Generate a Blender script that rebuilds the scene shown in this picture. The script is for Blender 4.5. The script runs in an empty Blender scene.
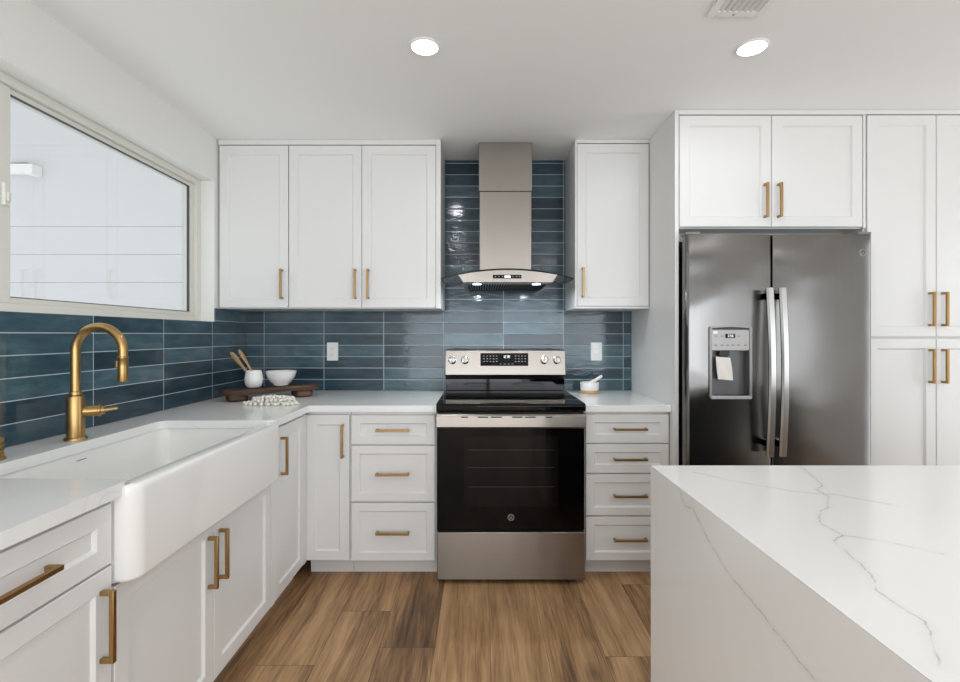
import bpy, bmesh, math, random
from mathutils import Vector, Matrix
random.seed(7)
PI = math.pi
SC = bpy.context.scene
COL = SC.collection

# ------------------------------------------------------------------ camera
cam_d = bpy.data.cameras.new('camera')
cam = bpy.data.objects.new('camera', cam_d)
COL.objects.link(cam)
cam.location = (0, 0, 1.283)
cam.rotation_euler = (PI/2, 0, 0)
cam_d.sensor_width = 36
cam_d.lens = 36*482/960
cam_d.shift_x = -1/960
cam_d.shift_y = -6/960
cam_d.clip_start = 0.02
SC.camera = cam

# ------------------------------------------------------------------ world, exposure
W = bpy.data.worlds.new('sky'); SC.world = W
W.use_nodes = True
wb = W.node_tree.nodes['Background']
wb.inputs[0].default_value = (0.95, 0.97, 1.0, 1)
wb.inputs[1].default_value = 1.12
SC.view_settings.view_transform = 'Standard'
SC.view_settings.look = 'None'
SC.view_settings.exposure = 0.05
SC.view_settings.gamma = 1
SC.view_settings.use_curve_mapping = False
SC.cycles.max_bounces = 10
SC.cycles.diffuse_bounces = 6
SC.cycles.glossy_bounces = 5
SC.cycles.caustics_reflective = False
SC.cycles.caustics_refractive = False

CAN_W = 2.35            # watts of one ceiling can
DAY_W = 96           # watts of the added lamp at the unseen rear doors
HOOD_W = 1.5
PATIO_W = 130
SIDE_W = 16
AISLE_W = 12
def area(name, loc, rot, sx, sy, power, color=(1,1,1), shape='RECTANGLE', spread=PI):
    l = bpy.data.lights.new(name, 'AREA'); l.shape = shape
    l.size = sx; l.size_y = sy; l.energy = power; l.color = color; l.spread = spread
    o = bpy.data.objects.new(name, l); COL.objects.link(o)
    o.location = loc; o.rotation_euler = rot
    return o
# added fill lamps standing in for daylight at unseen openings and outside the kitchen window
area('rear_fill_lamp', (0.95, -2.93, .98), (PI/2, 0, 0), 4.8, 1.85, DAY_W, (0.91, 0.97, 1.05))  # added lamp at the unseen rear doors, lifts the cabinet fronts
area('patio_fill_lamp', (-5.4, 1.2, -.1), (PI, 0, 0), 6.6, 6.0, PATIO_W, (.93, .98, 1.04))      # added lamp lying over the patio, lifts the ceiling through the window
area('side_fill_lamp', (3.73, -1.6, 1.3), (PI/2, 0, PI/2), 1.6, 1.7, SIDE_W, (0.91, 0.97, 1.05))  # added lamp behind the unseen side window, brightens the room
area('aisle_fill_lamp', (3.73, 1.75, 1.1), (PI/2, 0, PI/2), .95, 2.0, AISLE_W, (0.91, 0.97, 1.05))  # added lamp behind the made-up aisle door, brightens the lower cabinets

# ------------------------------------------------------------------ materials
def lin(c):
    c = c/255
    return c/12.92 if c <= .04045 else ((c+.055)/1.055)**2.4
def rgb(r, g, b): return (lin(r), lin(g), lin(b), 1)
class NT:
    def __init__(s, name):
        s.m = bpy.data.materials.new(name); s.m.use_nodes = True
        s.t = s.m.node_tree; s.b = s.t.nodes['Principled BSDF']
    def n(s, kind, **kw):
        nd = s.t.nodes.new(kind)
        for k, v in kw.items(): setattr(nd, k, v)
        return nd
    def l(s, a, b): s.t.links.new(a, b)
    def put(s, sock, v):
        if hasattr(v, 'is_linked') or isinstance(v, bpy.types.NodeSocket): s.l(v, sock)
        else: sock.default_value = v
    def math(s, op, a, b=None, c=None, clamp=False):
        nd = s.n('ShaderNodeMath', operation=op, use_clamp=clamp)
        s.put(nd.inputs[0], a)
        if b is not None: s.put(nd.inputs[1], b)
        if c is not None: s.put(nd.inputs[2], c)
        return nd.outputs[0]
    def vmath(s, op, a, b=None):
        nd = s.n('ShaderNodeVectorMath', operation=op)
        s.put(nd.inputs[0], a)
        if b is not None: s.put(nd.inputs[3 if op == 'SCALE' else 1], b)
        return nd.outputs[1] if op in ('LENGTH', 'DOT_PRODUCT') else nd.outputs[0]
    def mix(s, f, a, b):
        nd = s.n('ShaderNodeMix', data_type='RGBA')
        s.put(nd.inputs[0], f); s.put(nd.inputs[6], a); s.put(nd.inputs[7], b)
        return nd.outputs[2]
    def pos(s): return s.n('ShaderNodeNewGeometry').outputs['Position']
    def sep(s, v):
        nd = s.n('ShaderNodeSeparateXYZ'); s.put(nd.inputs[0], v); return nd.outputs
    def comb(s, x, y, z):
        nd = s.n('ShaderNodeCombineXYZ')
        for i, v in enumerate((x, y, z)): s.put(nd.inputs[i], v)
        return nd.outputs[0]
    def noise(s, vec, scale, detail=3, rough=.5, col=False):
        nd = s.n('ShaderNodeTexNoise'); s.put(nd.inputs['Vector'], vec)
        nd.inputs['Scale'].default_value = scale; nd.inputs['Detail'].default_value = detail
        nd.inputs['Roughness'].default_value = rough
        return nd.outputs[1 if col else 0]
    def ramp(s, f, stops):
        nd = s.n('ShaderNodeValToRGB'); s.put(nd.inputs[0], f)
        e = nd.color_ramp.elements
        e[0].position, e[0].color = stops[0]; e[1].position, e[1].color = stops[-1]
        for p, c in stops[1:-1]:
            x = e.new(p); x.color = c
        return nd.outputs[0]
    def bump(s, h, strength, dist=.01):
        nd = s.n('ShaderNodeBump'); s.put(nd.inputs['Height'], h)
        nd.inputs['Strength'].default_value = strength; nd.inputs['Distance'].default_value = dist
        s.l(nd.outputs[0], s.b.inputs['Normal'])
    def set(s, **kw):
        for k, v in kw.items(): s.put(s.b.inputs[k.replace('_', ' ')], v)
        return s

def plain(name, col, rough=.5, metal=0, var=.03, bump=0, scale=30, **kw):
    """a solid colour with a little procedural unevenness"""
    m = NT(name)
    p = m.n('ShaderNodeTexCoord').outputs['Object']
    f = m.noise(p, scale, 2)
    lo = tuple(c*(1-var) for c in col[:3])+(1,)
    m.set(Base_Color=m.mix(f, lo, col), Roughness=rough, Metallic=metal)
    if bump: m.bump(f, bump, .002)
    for k, v in kw.items(): m.put(m.b.inputs[k], v)
    return m.m

WALL = plain('wall_paint', rgb(232, 232, 228), .75, bump=.15, scale=180, var=.01)
CEIL = plain('ceiling_paint', rgb(243, 243, 241), .85, bump=.2, scale=160, var=.01)
CAB = plain('cabinet_paint', rgb(224, 224, 222), .34, var=.01, scale=8)
TOE = plain('toe_kick_paint', rgb(214, 213, 210), .5, var=.02)
BRASS = plain('brushed_brass', rgb(184, 150, 98), .30, 1, var=.12, scale=60)
BRONZE = plain('handle_brass', rgb(176, 142, 92), .36, 1, var=.12, scale=60)
CERAMIC = plain('white_ceramic', rgb(240, 239, 236), .12, var=.01, scale=5)
SINKW = plain('white_fireclay', rgb(236, 236, 233), .07, var=.01, scale=3)
PLASTIC = plain('white_plastic', rgb(238, 238, 235), .35, var=.01)
VINYL = plain('window_vinyl', rgb(222, 221, 214), .4, var=.015)
BLACKP = plain('black_plastic', rgb(22, 22, 24), .4, var=.1)
GREYP = plain('grey_plastic', rgb(120, 120, 120), .35, var=.05)
GASKET = plain('dark_gasket', rgb(70, 72, 72), .6)
DARKGAP = plain('dark_gap', rgb(28, 28, 28), .8)
BLACKGLASS = plain('black_glass', rgb(6, 6, 7), .04, var=.2, scale=3, **{'Specular IOR Level': .35})
OVENGLASS = plain('oven_glass', rgb(7, 6, 6), .06, var=.3, scale=3, **{'Specular IOR Level': .18})
CHROME = plain('polished_steel', rgb(205, 203, 200), .16, 1, var=.05)
LOGOG = plain('logo_grey', rgb(170, 170, 170), .3, .6)
PALEWOOD = plain('pale_wood', rgb(205, 165, 120), .55, var=.25, scale=45)
STRINGM = plain('cream_bead_wood', rgb(240, 236, 226), .6, var=.08, scale=60)
PAPER = plain('white_paper', rgb(232, 230, 222), .7, var=.06, bump=.5, scale=60)
NAVY = plain('island_paint', rgb(70, 74, 78), .4, var=.02)
CONCRETE = plain('patio_concrete', rgb(200, 198, 192), .8, var=.1, bump=.3)

def emit(name, col, s):
    m = NT(name); m.set(Base_Color=col, Emission_Color=col, Emission_Strength=s); return m.m
LAMP = emit('lamp_diffuser', (1, .99, .96, 1), 6)
HLAMP = emit('hood_lamp', (.93, .97, 1, 1), 9)
LED = emit('display_segments', (.75, .85, .9, 1), 1.6)

def steel(name, col, rough, grain, aniso=.75, wave=0., wscale=(1, 1, 1), wd=.01):
    """brushed steel; grain = direction of the brush lines"""
    m = NT(name)
    p = m.pos()
    st = {'x': (1.5, 160, 160), 'z': (160, 160, 1.5)}[grain]
    g = m.noise(m.vmath('MULTIPLY', p, st), 1.0, 2)
    lo = tuple(c*.90 for c in col[:3])+(1,)
    m.set(Base_Color=m.mix(g, lo, col), Metallic=1, Roughness=rough, Anisotropic=aniso)
    tv = (0, 0, 1) if grain == 'x' else (1, 0, 0)   # highlights spread across the brush lines
    m.put(m.b.inputs['Tangent'], m.comb(*[float(t) for t in tv]))
    if wave:
        w = m.noise(m.vmath('MULTIPLY', p, wscale), 1.0, 1)
        m.bump(w, wave, wd)
    return m.m
STEEL_F = steel('fridge_steel', rgb(124, 122, 120), .17, 'z', .97, .65, (2.0, 1, 2.6), .03)
STEEL_H = steel('hood_steel', rgb(158, 152, 144), .27, 'x', .7, .6, (5, 1, 1.2), .01)
STEEL_R = steel('range_steel', rgb(160, 153, 145), .30, 'x', .6, .5, (7, 1, 1), .006)
STEEL_B = steel('handle_steel', rgb(200, 200, 198), .25, 'z', .4)

def glass(name, tint=(1, 1, 1, 1), gloss=.12):
    m = NT(name); m.t.nodes.remove(m.b)
    tr = m.n('ShaderNodeBsdfTransparent'); tr.inputs[0].default_value = tint
    gl = m.n('ShaderNodeBsdfGlossy'); gl.inputs['Roughness'].default_value = .01
    fr = m.n('ShaderNodeFresnel'); fr.inputs[0].default_value = 1.45
    mx = m.n('ShaderNodeMixShader')
    m.l(m.math('MULTIPLY', fr.outputs[0], gloss/.12), mx.inputs[0])
    m.l(tr.outputs[0], mx.inputs[1]); m.l(gl.outputs[0], mx.inputs[2])
    m.l(mx.outputs[0], m.t.nodes['Material Output'].inputs[0])
    return m.m
GLASS = glass('window_glass', (.97, .98, .98, 1), .02)
HGLASS = glass('smoked_hood_glass', (.86, .89, .89, 1), .10)
GEDGE = plain('glass_edge', rgb(30, 42, 42), .1)

def tile_mat(name, axis, u0, pitch):
    m = NT(name)
    x, y, z = m.sep(m.pos())
    u = x if axis == 'x' else y
    uu = m.math('DIVIDE', m.math('SUBTRACT', u, u0), pitch)
    vv = m.math('DIVIDE', m.math('SUBTRACT', z, .914), .0753)
    fu = m.math('FRACT', uu); fv = m.math('FRACT', vv)
    du = m.math('MULTIPLY', m.math('MINIMUM', fu, m.math('SUBTRACT', 1.0, fu)), pitch)
    dv = m.math('MULTIPLY', m.math('MINIMUM', fv, m.math('SUBTRACT', 1.0, fv)), .0753)
    dist = m.math('MINIMUM', du, dv)
    grout = m.math('LESS_THAN', dist, .0017)
    idv = m.comb(m.math('FLOOR', uu), m.math('FLOOR', vv), 3.7)
    wn = m.n('ShaderNodeTexWhiteNoise', noise_dimensions='3D'); m.l(idv, wn.inputs['Vector'])
    rv = wn.outputs['Value']
    # streaky hand-made glaze, shifted per tile
    sh = m.vmath('ADD', m.pos(), m.vmath('SCALE', wn.outputs['Color'], 7.0))
    st = m.noise(m.vmath('MULTIPLY', sh, (7, 7, 26)), 1.0, 4, .6)
    t = m.math('ADD', m.math('MULTIPLY', rv, .42), m.math('MULTIPLY', st, .58))
    col = m.ramp(t, [(.12, rgb(34, 48, 57)), (.45, rgb(52, 72, 83)), (.62, rgb(66, 91, 101)), (.9, rgb(100, 122, 130))])
    m.set(Base_Color=m.mix(grout, col, rgb(176, 189, 193)), Roughness=m.math('ADD', m.math('MULTIPLY', grout, .55), .09))
    edge = m.math('MULTIPLY', m.math('MINIMUM', dist, .006), 1/.006)
    wob = m.noise(m.vmath('MULTIPLY', sh, (16, 16, 34)), 1.0, 3, .55)
    tilt = m.math('MULTIPLY', m.math('SUBTRACT', rv, .5), m.math('SUBTRACT', fv, .5))
    h = m.math('ADD', m.math('ADD', m.math('MULTIPLY', edge, .25), m.math('MULTIPLY', wob, .75)), m.math('MULTIPLY', tilt, .5))
    m.bump(h, .5, .0028)
    return m.m
TILE_B = tile_mat('glazed_tile_back', 'x', -1.436, .3963)
TILE_L = tile_mat('glazed_tile_left', 'y', 2.785-.4275*12, .4275)

def floor_mat():
    m = NT('oak_plank_floor')
    x, y, z = m.sep(m.pos())
    PW = .228
    uu = m.math('DIVIDE', m.math('SUBTRACT', x, .038), PW)
    iu = m.math('FLOOR', uu); fu = m.math('FRACT', uu)
    wn1 = m.n('ShaderNodeTexWhiteNoise', noise_dimensions='1D'); m.l(iu, wn1.inputs['W'])
    vv = m.math('ADD', m.math('DIVIDE', y, 1.22), m.math('MULTIPLY', wn1.outputs['Value'], 5.0))
    iv = m.math('FLOOR', vv); fv = m.math('FRACT', vv)
    wn = m.n('ShaderNodeTexWhiteNoise', noise_dimensions='2D'); m.l(m.comb(iu, iv, 0.0), wn.inputs['Vector'])
    rv = wn.outputs['Value']
    q = m.vmath('ADD', m.pos(), m.vmath('SCALE', wn.outputs['Color'], 9.0))
    warp = m.noise(m.vmath('MULTIPLY', q, (3, .9, 1)), 1.0, 2, .5, col=True)
    q2 = m.vmath('ADD', q, m.vmath('SCALE', warp, .10))
    big = m.noise(m.vmath('MULTIPLY', q2, (9, .9, 1)), 1.0, 3, .55)
    fine = m.noise(m.vmath('MULTIPLY', q2, (120, 5, 1)), 1.0, 4, .65)
    mid = m.noise(m.vmath('MULTIPLY', q2, (34, 2.0, 1)), 1.0, 3, .6)
    t = m.math('ADD', m.math('MULTIPLY', big, .42), m.math('ADD', m.math('MULTIPLY', fine, .30), m.math('MULTIPLY', mid, .26)))
    t = m.math('ADD', t, m.math('MULTIPLY', m.math('SUBTRACT', rv, .5), .12))
    col = m.ramp(t, [(.32, rgb(70, 48, 31)), (.41, rgb(112, 82, 54)), (.49, rgb(157, 121, 83)), (.60, rgb(190, 152, 110))])
    # knots
    vo = m.n('ShaderNodeTexVoronoi'); m.l(m.vmath('MULTIPLY', q2, (3.4, 1.5, 1)), vo.inputs['Vector']); vo.inputs['Scale'].default_value = 1
    kn = m.math('SUBTRACT', 1.0, m.math('DIVIDE', vo.outputs['Distance'], .13), clamp=True)
    kn = m.math('MULTIPLY', kn, .8, clamp=True)
    col = m.mix(kn, col, rgb(58, 38, 26))
    g1 = m.math('LESS_THAN', m.math('MULTIPLY', m.math('MINIMUM', fu, m.math('SUBTRACT', 1.0, fu)), PW), .0013)
    g2 = m.math('LESS_THAN', m.math('MULTIPLY', m.math('MINIMUM', fv, m.math('SUBTRACT', 1.0, fv)), 1.22), .0016)
    g = m.math('MAXIMUM', g1, g2)
    col = m.mix(m.math('MULTIPLY', g, .6), col, rgb(60, 42, 30))
    m.set(Base_Color=col, Roughness=m.math('ADD', m.math('MULTIPLY', fine, .15), .38))
    m.bump(m.math('SUBTRACT', fine, m.math('MULTIPLY', g, 1.5)), .25, .0015)
    return m.m
FLOOR = floor_mat()

def quartz(name, segs, base, dens=.5):
    """white quartz; segs = vein centre lines (list of 3-D polylines)"""
    m = NT(name)
    p = m.pos()
    wob = m.vmath('SCALE', m.vmath('SUBTRACT', m.noise(p, 28, 4, .6, col=True), (.5, .5, .5)), .016)
    q = m.vmath('ADD', p, wob)
    v = None
    for pl in segs:
        for a, b in zip(pl, pl[1:]):
            a = Vector(a); b = Vector(b); ba = b-a
            pa = m.vmath('SUBTRACT', q, tuple(a))
            h = m.math('DIVIDE', m.vmath('DOT_PRODUCT', pa, tuple(ba)), ba.length_squared, clamp=True)
            bh = m.n('ShaderNodeVectorMath', operation='SCALE'); bh.inputs[0].default_value = tuple(ba); m.l(h, bh.inputs[3])
            d = m.vmath('LENGTH', m.vmath('SUBTRACT', pa, bh.outputs[0]))
            v = d if v is None else m.math('MINIMUM', v, d)
    soft = m.noise(p, 1.6, 3, .5)
    # general faint random veining
    rn = m.noise(m.vmath('ADD', p, m.vmath('SCALE', m.noise(p, 2.2, 3, .6, col=True), .5)), 1.9, 2, .5)
    rl = m.math('SUBTRACT', 1.0, m.math('DIVIDE', m.math('ABSOLUTE', m.math('SUBTRACT', rn, .5)), .006), clamp=True)
    rl = m.math('MULTIPLY', rl, dens)
    patch = m.noise(p, 7, 2, .5)
    rl = m.math('MULTIPLY', rl, m.math('MULTIPLY', m.math('SUBTRACT', patch, .42), 4.0, clamp=True))
    k = rl
    if v is not None:
        core = m.math('SUBTRACT', 1.0, m.math('DIVIDE', v, .0024), clamp=True)
        halo = m.math('MULTIPLY', m.math('SUBTRACT', 1.0, m.math('DIVIDE', v, .013), clamp=True), .14)
        fade = m.math('ADD', m.math('MULTIPLY', m.noise(p, 9, 2), 1.0), .15, clamp=True)
        k = m.math('MAXIMUM', m.math('MULTIPLY', m.math('MAXIMUM', core, halo), fade), m.math('MULTIPLY', rl, .35))
    col = m.mix(soft, tuple(c*.96 for c in base[:3])+(1,), base)
    m.set(Base_Color=m.mix(k, col, rgb(150, 142, 130)), Roughness=.16)
    return m.m

def px3(x, y, X=None, z=None):
    if z is not None:
        d = 482*(1.283-z)/(y-335); return ((x-481)*d/482, d, z)
    d = 482*X/(x-481); return (X, d, 1.283-(y-335)*d/482)
def zz(pts, **k): return [px3(640+a/2.819, 440+b/2.819, **k) for a, b in pts]
V_top = [zz([(455,75),(515,128),(500,140),(532,160),(530,185),(500,215),(515,238),(572,268),(545,285),(655,380),(668,425),(735,470),(800,510),(822,560),(850,640)], z=.914),
         zz([(150,90),(260,115),(440,146),(560,155),(720,185)], z=.914),
         zz([(572,268),(700,288),(860,322)], z=.914)]
V_side = [zz([(112,140),(125,183),(150,195),(175,250),(245,370),(285,418),(365,515),(490,675),(560,760)], X=.48)]
QZ_I = quartz('island_quartz', V_top+V_side, rgb(236, 236, 234), 0.12)
QZ = quartz('counter_quartz', [], rgb(236, 237, 235), .14)

def darkwood():
    m = NT('dark_rustic_wood')
    p = m.n('ShaderNodeTexCoord').outputs['Object']
    g = m.noise(m.vmath('MULTIPLY', p, (4, 40, 40)), 1.0, 4, .6)
    m.set(Base_Color=m.ramp(g, [(.3, rgb(38, 24, 17)), (.5, rgb(74, 50, 36)), (.72, rgb(112, 80, 60))]), Roughness=.6)
    m.bump(g, .5, .004); return m.m
DARKWOOD = darkwood()
def siding():
    m = NT('white_lap_siding')
    x, y, z = m.sep(m.pos())
    f = m.noise(m.pos(), 5, 2)
    m.set(Base_Color=m.mix(f, rgb(206, 208, 209), rgb(212, 213, 214)), Roughness=.7)
    return m.m
SIDING = siding()

# ------------------------------------------------------------------ mesh helpers
def new(): return bmesh.new()
def box(bm, a, b, M=None):
    (x0, y0, z0), (x1, y1, z1) = a, b
    x0, x1 = sorted((x0, x1)); y0, y1 = sorted((y0, y1)); z0, z1 = sorted((z0, z1))
    v = [bm.verts.new((x, y, z)) for x in (x0, x1) for y in (y0, y1) for z in (z0, z1)]
    if M:
        for q in v: q.co = M @ q.co
    for f in ((0,1,3,2), (4,6,7,5), (0,4,5,1), (2,3,7,6), (0,2,6,4), (1,5,7,3)):
        bm.faces.new([v[i] for i in f])
    return v
def prism(bm, pts, z0, z1, axis='z', cap=True):
    """extrude a closed 2-D outline; axis z: (x,y) outline, y: (x,z) outline, x: (y,z) outline"""
    def mk(p, t):
        return {'z': (p[0], p[1], t), 'y': (p[0], t, p[1]), 'x': (t, p[0], p[1])}[axis]
    a = [bm.verts.new(mk(p, z0)) for p in pts]; b = [bm.verts.new(mk(p, z1)) for p in pts]
    n = len(pts)
    for i in range(n):
        bm.faces.new((a[i], a[(i+1) % n], b[(i+1) % n], b[i]))
    if cap:
        bm.faces.new(a[::-1]); bm.faces.new(b)
def lathe(bm, prof, c=(0, 0, 0), n=32, M=None, scale=(1, 1)):
    rings = []
    for r, z in prof:
        if r < 1e-6:
            rings.append([bm.verts.new((c[0], c[1], c[2]+z))])
        else:
            rings.append([bm.verts.new((c[0]+r*scale[0]*math.cos(2*PI*i/n), c[1]+r*scale[1]*math.sin(2*PI*i/n), c[2]+z)) for i in range(n)])
    for A, B in zip(rings, rings[1:]):
        if len(A) == 1 and len(B) == 1: continue
        for i in range(n):
            j = (i+1) % n
            if len(A) == 1: f = (A[0], B[j], B[i])
            elif len(B) == 1: f = (A[i], A[j], B[0])
            else: f = (A[i], A[j], B[j], B[i])
            bm.faces.new(f)
    if M:
        for R in rings:
            for v in R: v.co = M @ v.co
def tube(bm, pts, r, n=14, cap=True):
    pts = [Vector(p) for p in pts]; rings = []
    rr = r if isinstance(r, (list, tuple)) else [r]*len(pts)
    up = None
    for i, p in enumerate(pts):
        t = (pts[min(i+1, len(pts)-1)]-pts[max(i-1, 0)]).normalized()
        if up is None:
            up = Vector((0, 0, 1)) if abs(t.z) < .9 else Vector((0, 1, 0))
        s = t.cross(up).normalized(); up = s.cross(t).normalized()
        rings.append([bm.verts.new(p+rr[i]*(math.cos(2*PI*k/n)*s+math.sin(2*PI*k/n)*up)) for k in range(n)])
    for A, B in zip(rings, rings[1:]):
        for k in range(n): bm.faces.new((A[k], A[(k+1) % n], B[(k+1) % n], B[k]))
    if cap: bm.faces.new(rings[0][::-1]); bm.faces.new(rings[-1])
def rrect(x0, y0, x1, y1, r, n=6):
    out = []
    for cx, cy, a in ((x1-r, y0+r, -PI/2), (x1-r, y1-r, 0), (x0+r, y1-r, PI/2), (x0+r, y0+r, PI)):
        for i in range(n+1):
            t = a+PI/2*i/n; out.append((cx+r*math.cos(t), cy+r*math.sin(t)))
    return out
def wpos(o):
    v = Vector((0, 0, 0))
    while o: v += o.location; o = o.parent
    return v
def obj(name, bm, mat, parent=None, base=None, bevel=0, smooth=True, angle=35):
    """link bm (built in world coordinates) as ONE mesh object"""
    bmesh.ops.recalc_face_normals(bm, faces=bm.faces)
    if all(len(e.link_faces) == 2 for e in bm.edges) and bm.calc_volume(signed=True) < 0: bmesh.ops.reverse_faces(bm, faces=bm.faces)
    off = wpos(parent) if parent else Vector((0, 0, 0))
    loc = Vector((0, 0, 0))
    if base is not None: loc = Vector(base)-off
    elif parent is None and len(bm.verts):
        xs = [v.co for v in bm.verts]
        loc = Vector((sum(c.x for c in xs)/len(xs), sum(c.y for c in xs)/len(xs), min(c.z for c in xs)))
    bmesh.ops.translate(bm, vec=-(off+loc), verts=bm.verts)
    me = bpy.data.meshes.new(name); bm.to_mesh(me); bm.free()
    me.materials.append(mat)
    if smooth:
        for p in me.polygons: p.use_smooth = True
        try: me.set_sharp_from_angle(angle=math.radians(angle))
        except Exception: pass
    o = bpy.data.objects.new(name, me); COL.objects.link(o)
    o.location = loc; o.parent = parent
    if bevel:
        b = o.modifiers.new('bevel', 'BEVEL'); b.width = bevel; b.segments = 2; b.limit_method = 'ANGLE'; b.angle_limit = math.radians(40)
        b.harden_normals = False
    return o
def thing(name, label, cat, loc, group=None):
    o = bpy.data.objects.new(name, None); COL.objects.link(o)
    o.location = loc; o.empty_display_size = .1
    return tag(o, label, cat, group)
def tag(o, label, cat, group=None):
    o['label'] = label; o['category'] = cat
    if group: o['group'] = group
    return o
def struct(name, bm, m, **k):
    o = obj(name, bm, m, **k); o['kind'] = 'structure'; return o
def cut(o, bm_cutter):
    me = bpy.data.meshes.new('c'); bmesh.ops.recalc_face_normals(bm_cutter, faces=bm_cutter.faces)
    bm_cutter.to_mesh(me); bm_cutter.free()
    c = bpy.data.objects.new('c', me); COL.objects.link(c)
    md = o.modifiers.new('b', 'BOOLEAN'); md.operation = 'DIFFERENCE'; md.object = c; md.solver = 'EXACT'
    bpy.context.view_layer.update()
    dg = bpy.context.evaluated_depsgraph_get()
    nm = bpy.data.meshes.new_from_object(o.evaluated_get(dg))
    o.modifiers.remove(md); o.data = nm
    bpy.data.objects.remove(c)
    for p in nm.polygons: p.use_smooth = True
    nm.set_sharp_from_angle(angle=math.radians(30))

# ------------------------------------------------------------------ the room
XL, XR, YB, YF, H = -1.56, 3.6, 3.2, -2.8, 2.44
b = new(); box(b, (XL-.15, YF-.15, -.1), (XR+.15, YB+.15, 0)); struct('floor', b, FLOOR)
b = new(); box(b, (XL-.15, YF-.15, H), (XR+.15, YB+.15, H+.1)); struct('ceiling', b, CEIL)
b = new(); box(b, (XL-.15, YB, 0), (XR+.15, YB+.15, H)); struct('wall_back', b, WALL)
# left wall around the window opening
WY0, WY1, WZ0, WZ1 = .514, 2.816, 1.36, 2.185
b = new()
box(b, (XL-.15, YF-.15, 0), (XL, WY0, H)); box(b, (XL-.15, WY1, 0), (XL, YB, H))
box(b, (XL-.15, WY0, 0), (XL, WY1, WZ0)); box(b, (XL-.15, WY0, WZ1), (XL, WY1, H))
struct('wall_left', b, WALL, smooth=False)
b = new()  # unseen right wall, its window and aisle door openings added to let light in
box(b, (XR, YF-.15, 0), (XR+.15, -2.4, H)); box(b, (XR, -.8, 0), (XR+.15, 1.25, H)); box(b, (XR, 2.25, 0), (XR+.15, YB, H))
box(b, (XR, -2.4, 0), (XR+.15, -.8, .45)); box(b, (XR, -2.4, 2.15), (XR+.15, -.8, H)); box(b, (XR, 1.25, 2.1), (XR+.15, 2.25, H))
struct('wall_right', b, WALL, smooth=False)
b = new()
box(b, (XL, YF-.15, 0), (-1.5, YF, H)); box(b, (3.4, YF-.15, 0), (XR, YF, H)); box(b, (-1.5, YF-.15, 2.25), (3.4, YF, H))
struct('wall_front', b, WALL, smooth=False)
# unseen rear sliding door frame, opening made wide to spread the light
b = new()
for x in (-1.5, .1, 1.72, 3.34): box(b, (x, YF-.1, 0.03), (x+.06, YF-.04, 2.25))
box(b, (-1.5, YF-.1, 0), (3.4, YF-.04, .06)); box(b, (-1.5, YF-.1, 2.19), (3.4, YF-.04, 2.25))
d1 = struct('unseen_rear_door', b, VINYL, smooth=False)
b = new()
for y in (-2.4, -1.63, -.86): box(b, (XR+.04, y, .45), (XR+.1, y+.06, 2.15))
box(b, (XR+.04, -2.4, .45), (XR+.1, -.8, .51)); box(b, (XR+.04, -2.4, 2.09), (XR+.1, -.8, 2.15))
struct('added_side_window', b, VINYL, smooth=False)  # unseen window frame, put in to bring side light
b = new()
for y in (1.25, 2.18): box(b, (XR+.04, y, .001), (XR+.1, y+.07, 2.1))
box(b, (XR+.04, 1.25, .001), (XR+.1, 2.25, .12)); box(b, (XR+.04, 1.25, 2.0), (XR+.1, 2.25, 2.1))
struct('added_aisle_door', b, VINYL, smooth=False)  # unseen glass door frame, put in to light the aisle
# kitchen window: sliding vinyl unit set back in the wall
XF = -1.637
win = bpy.data.objects.new('window_1', None); COL.objects.link(win); win.location = (XF, 1.665, WZ0); win['kind'] = 'structure'
b = new()
def ring(b, x0, x1, y0, y1, z0, z1, wy, wz):
    box(b, (x0, y0, z0), (x1, y0+wy, z1)); box(b, (x0, y1-wy, z0), (x1, y1, z1))
    box(b, (x0, y0+wy, z0), (x1, y1-wy, z0+wz)); box(b, (x0, y0+wy, z1-wz), (x1, y1-wy, z1))
ring(b, XF-.06, XF, WY0, WY1, WZ0, WZ1, .042, .034)
obj('window_frame', b, VINYL, win, bevel=.003)
b = new(); ring(b, XF-.05, XF-.012, WY0+.042, 1.69, WZ0+.034, WZ1-.034, .042, .022)
obj('window_sash', b, VINYL, win, bevel=.003)
b = new(); ring(b, XF-.055, XF-.018, 1.645, WY1-.042, WZ0+.034, WZ1-.034, .040, .022)
obj('window_sash', b, VINYL, win, bevel=.003)
b = new(); ring(b, XF-.0315, XF-.0165, 1.685, WY1-.082, WZ0+.056, WZ1-.056, .002, .002)
obj('gasket', b, GASKET, win)
for y0, y1, xx in ((WY0+.084, 1.648, XF-.031), (1.685, WY1-.082, XF-.034)):
    b = new(); box(b, (xx-.004, y0, WZ0+.056), (xx, y1, WZ1-.056)); obj('window_pane', b, GLASS, win)
b = new(); box(b, (XF-.012, 1.655, 1.73), (XF+.002, 1.675, 1.81)); box(b, (XF+.002, 1.659, 1.745), (XF+.01, 1.671, 1.775))
obj('sash_latch', b, VINYL, win, bevel=.003)
# baseboards on the living side
b = new(); box(b, (XL, YF, 0), (XL+.014, .28, .09)); struct('baseboard_left', b, CAB, bevel=.003)
b = new(); box(b, (XR-.014, YF, 0), (XR, 1.24, .09)); struct('baseboard_right', b, CAB, bevel=.003)

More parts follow.
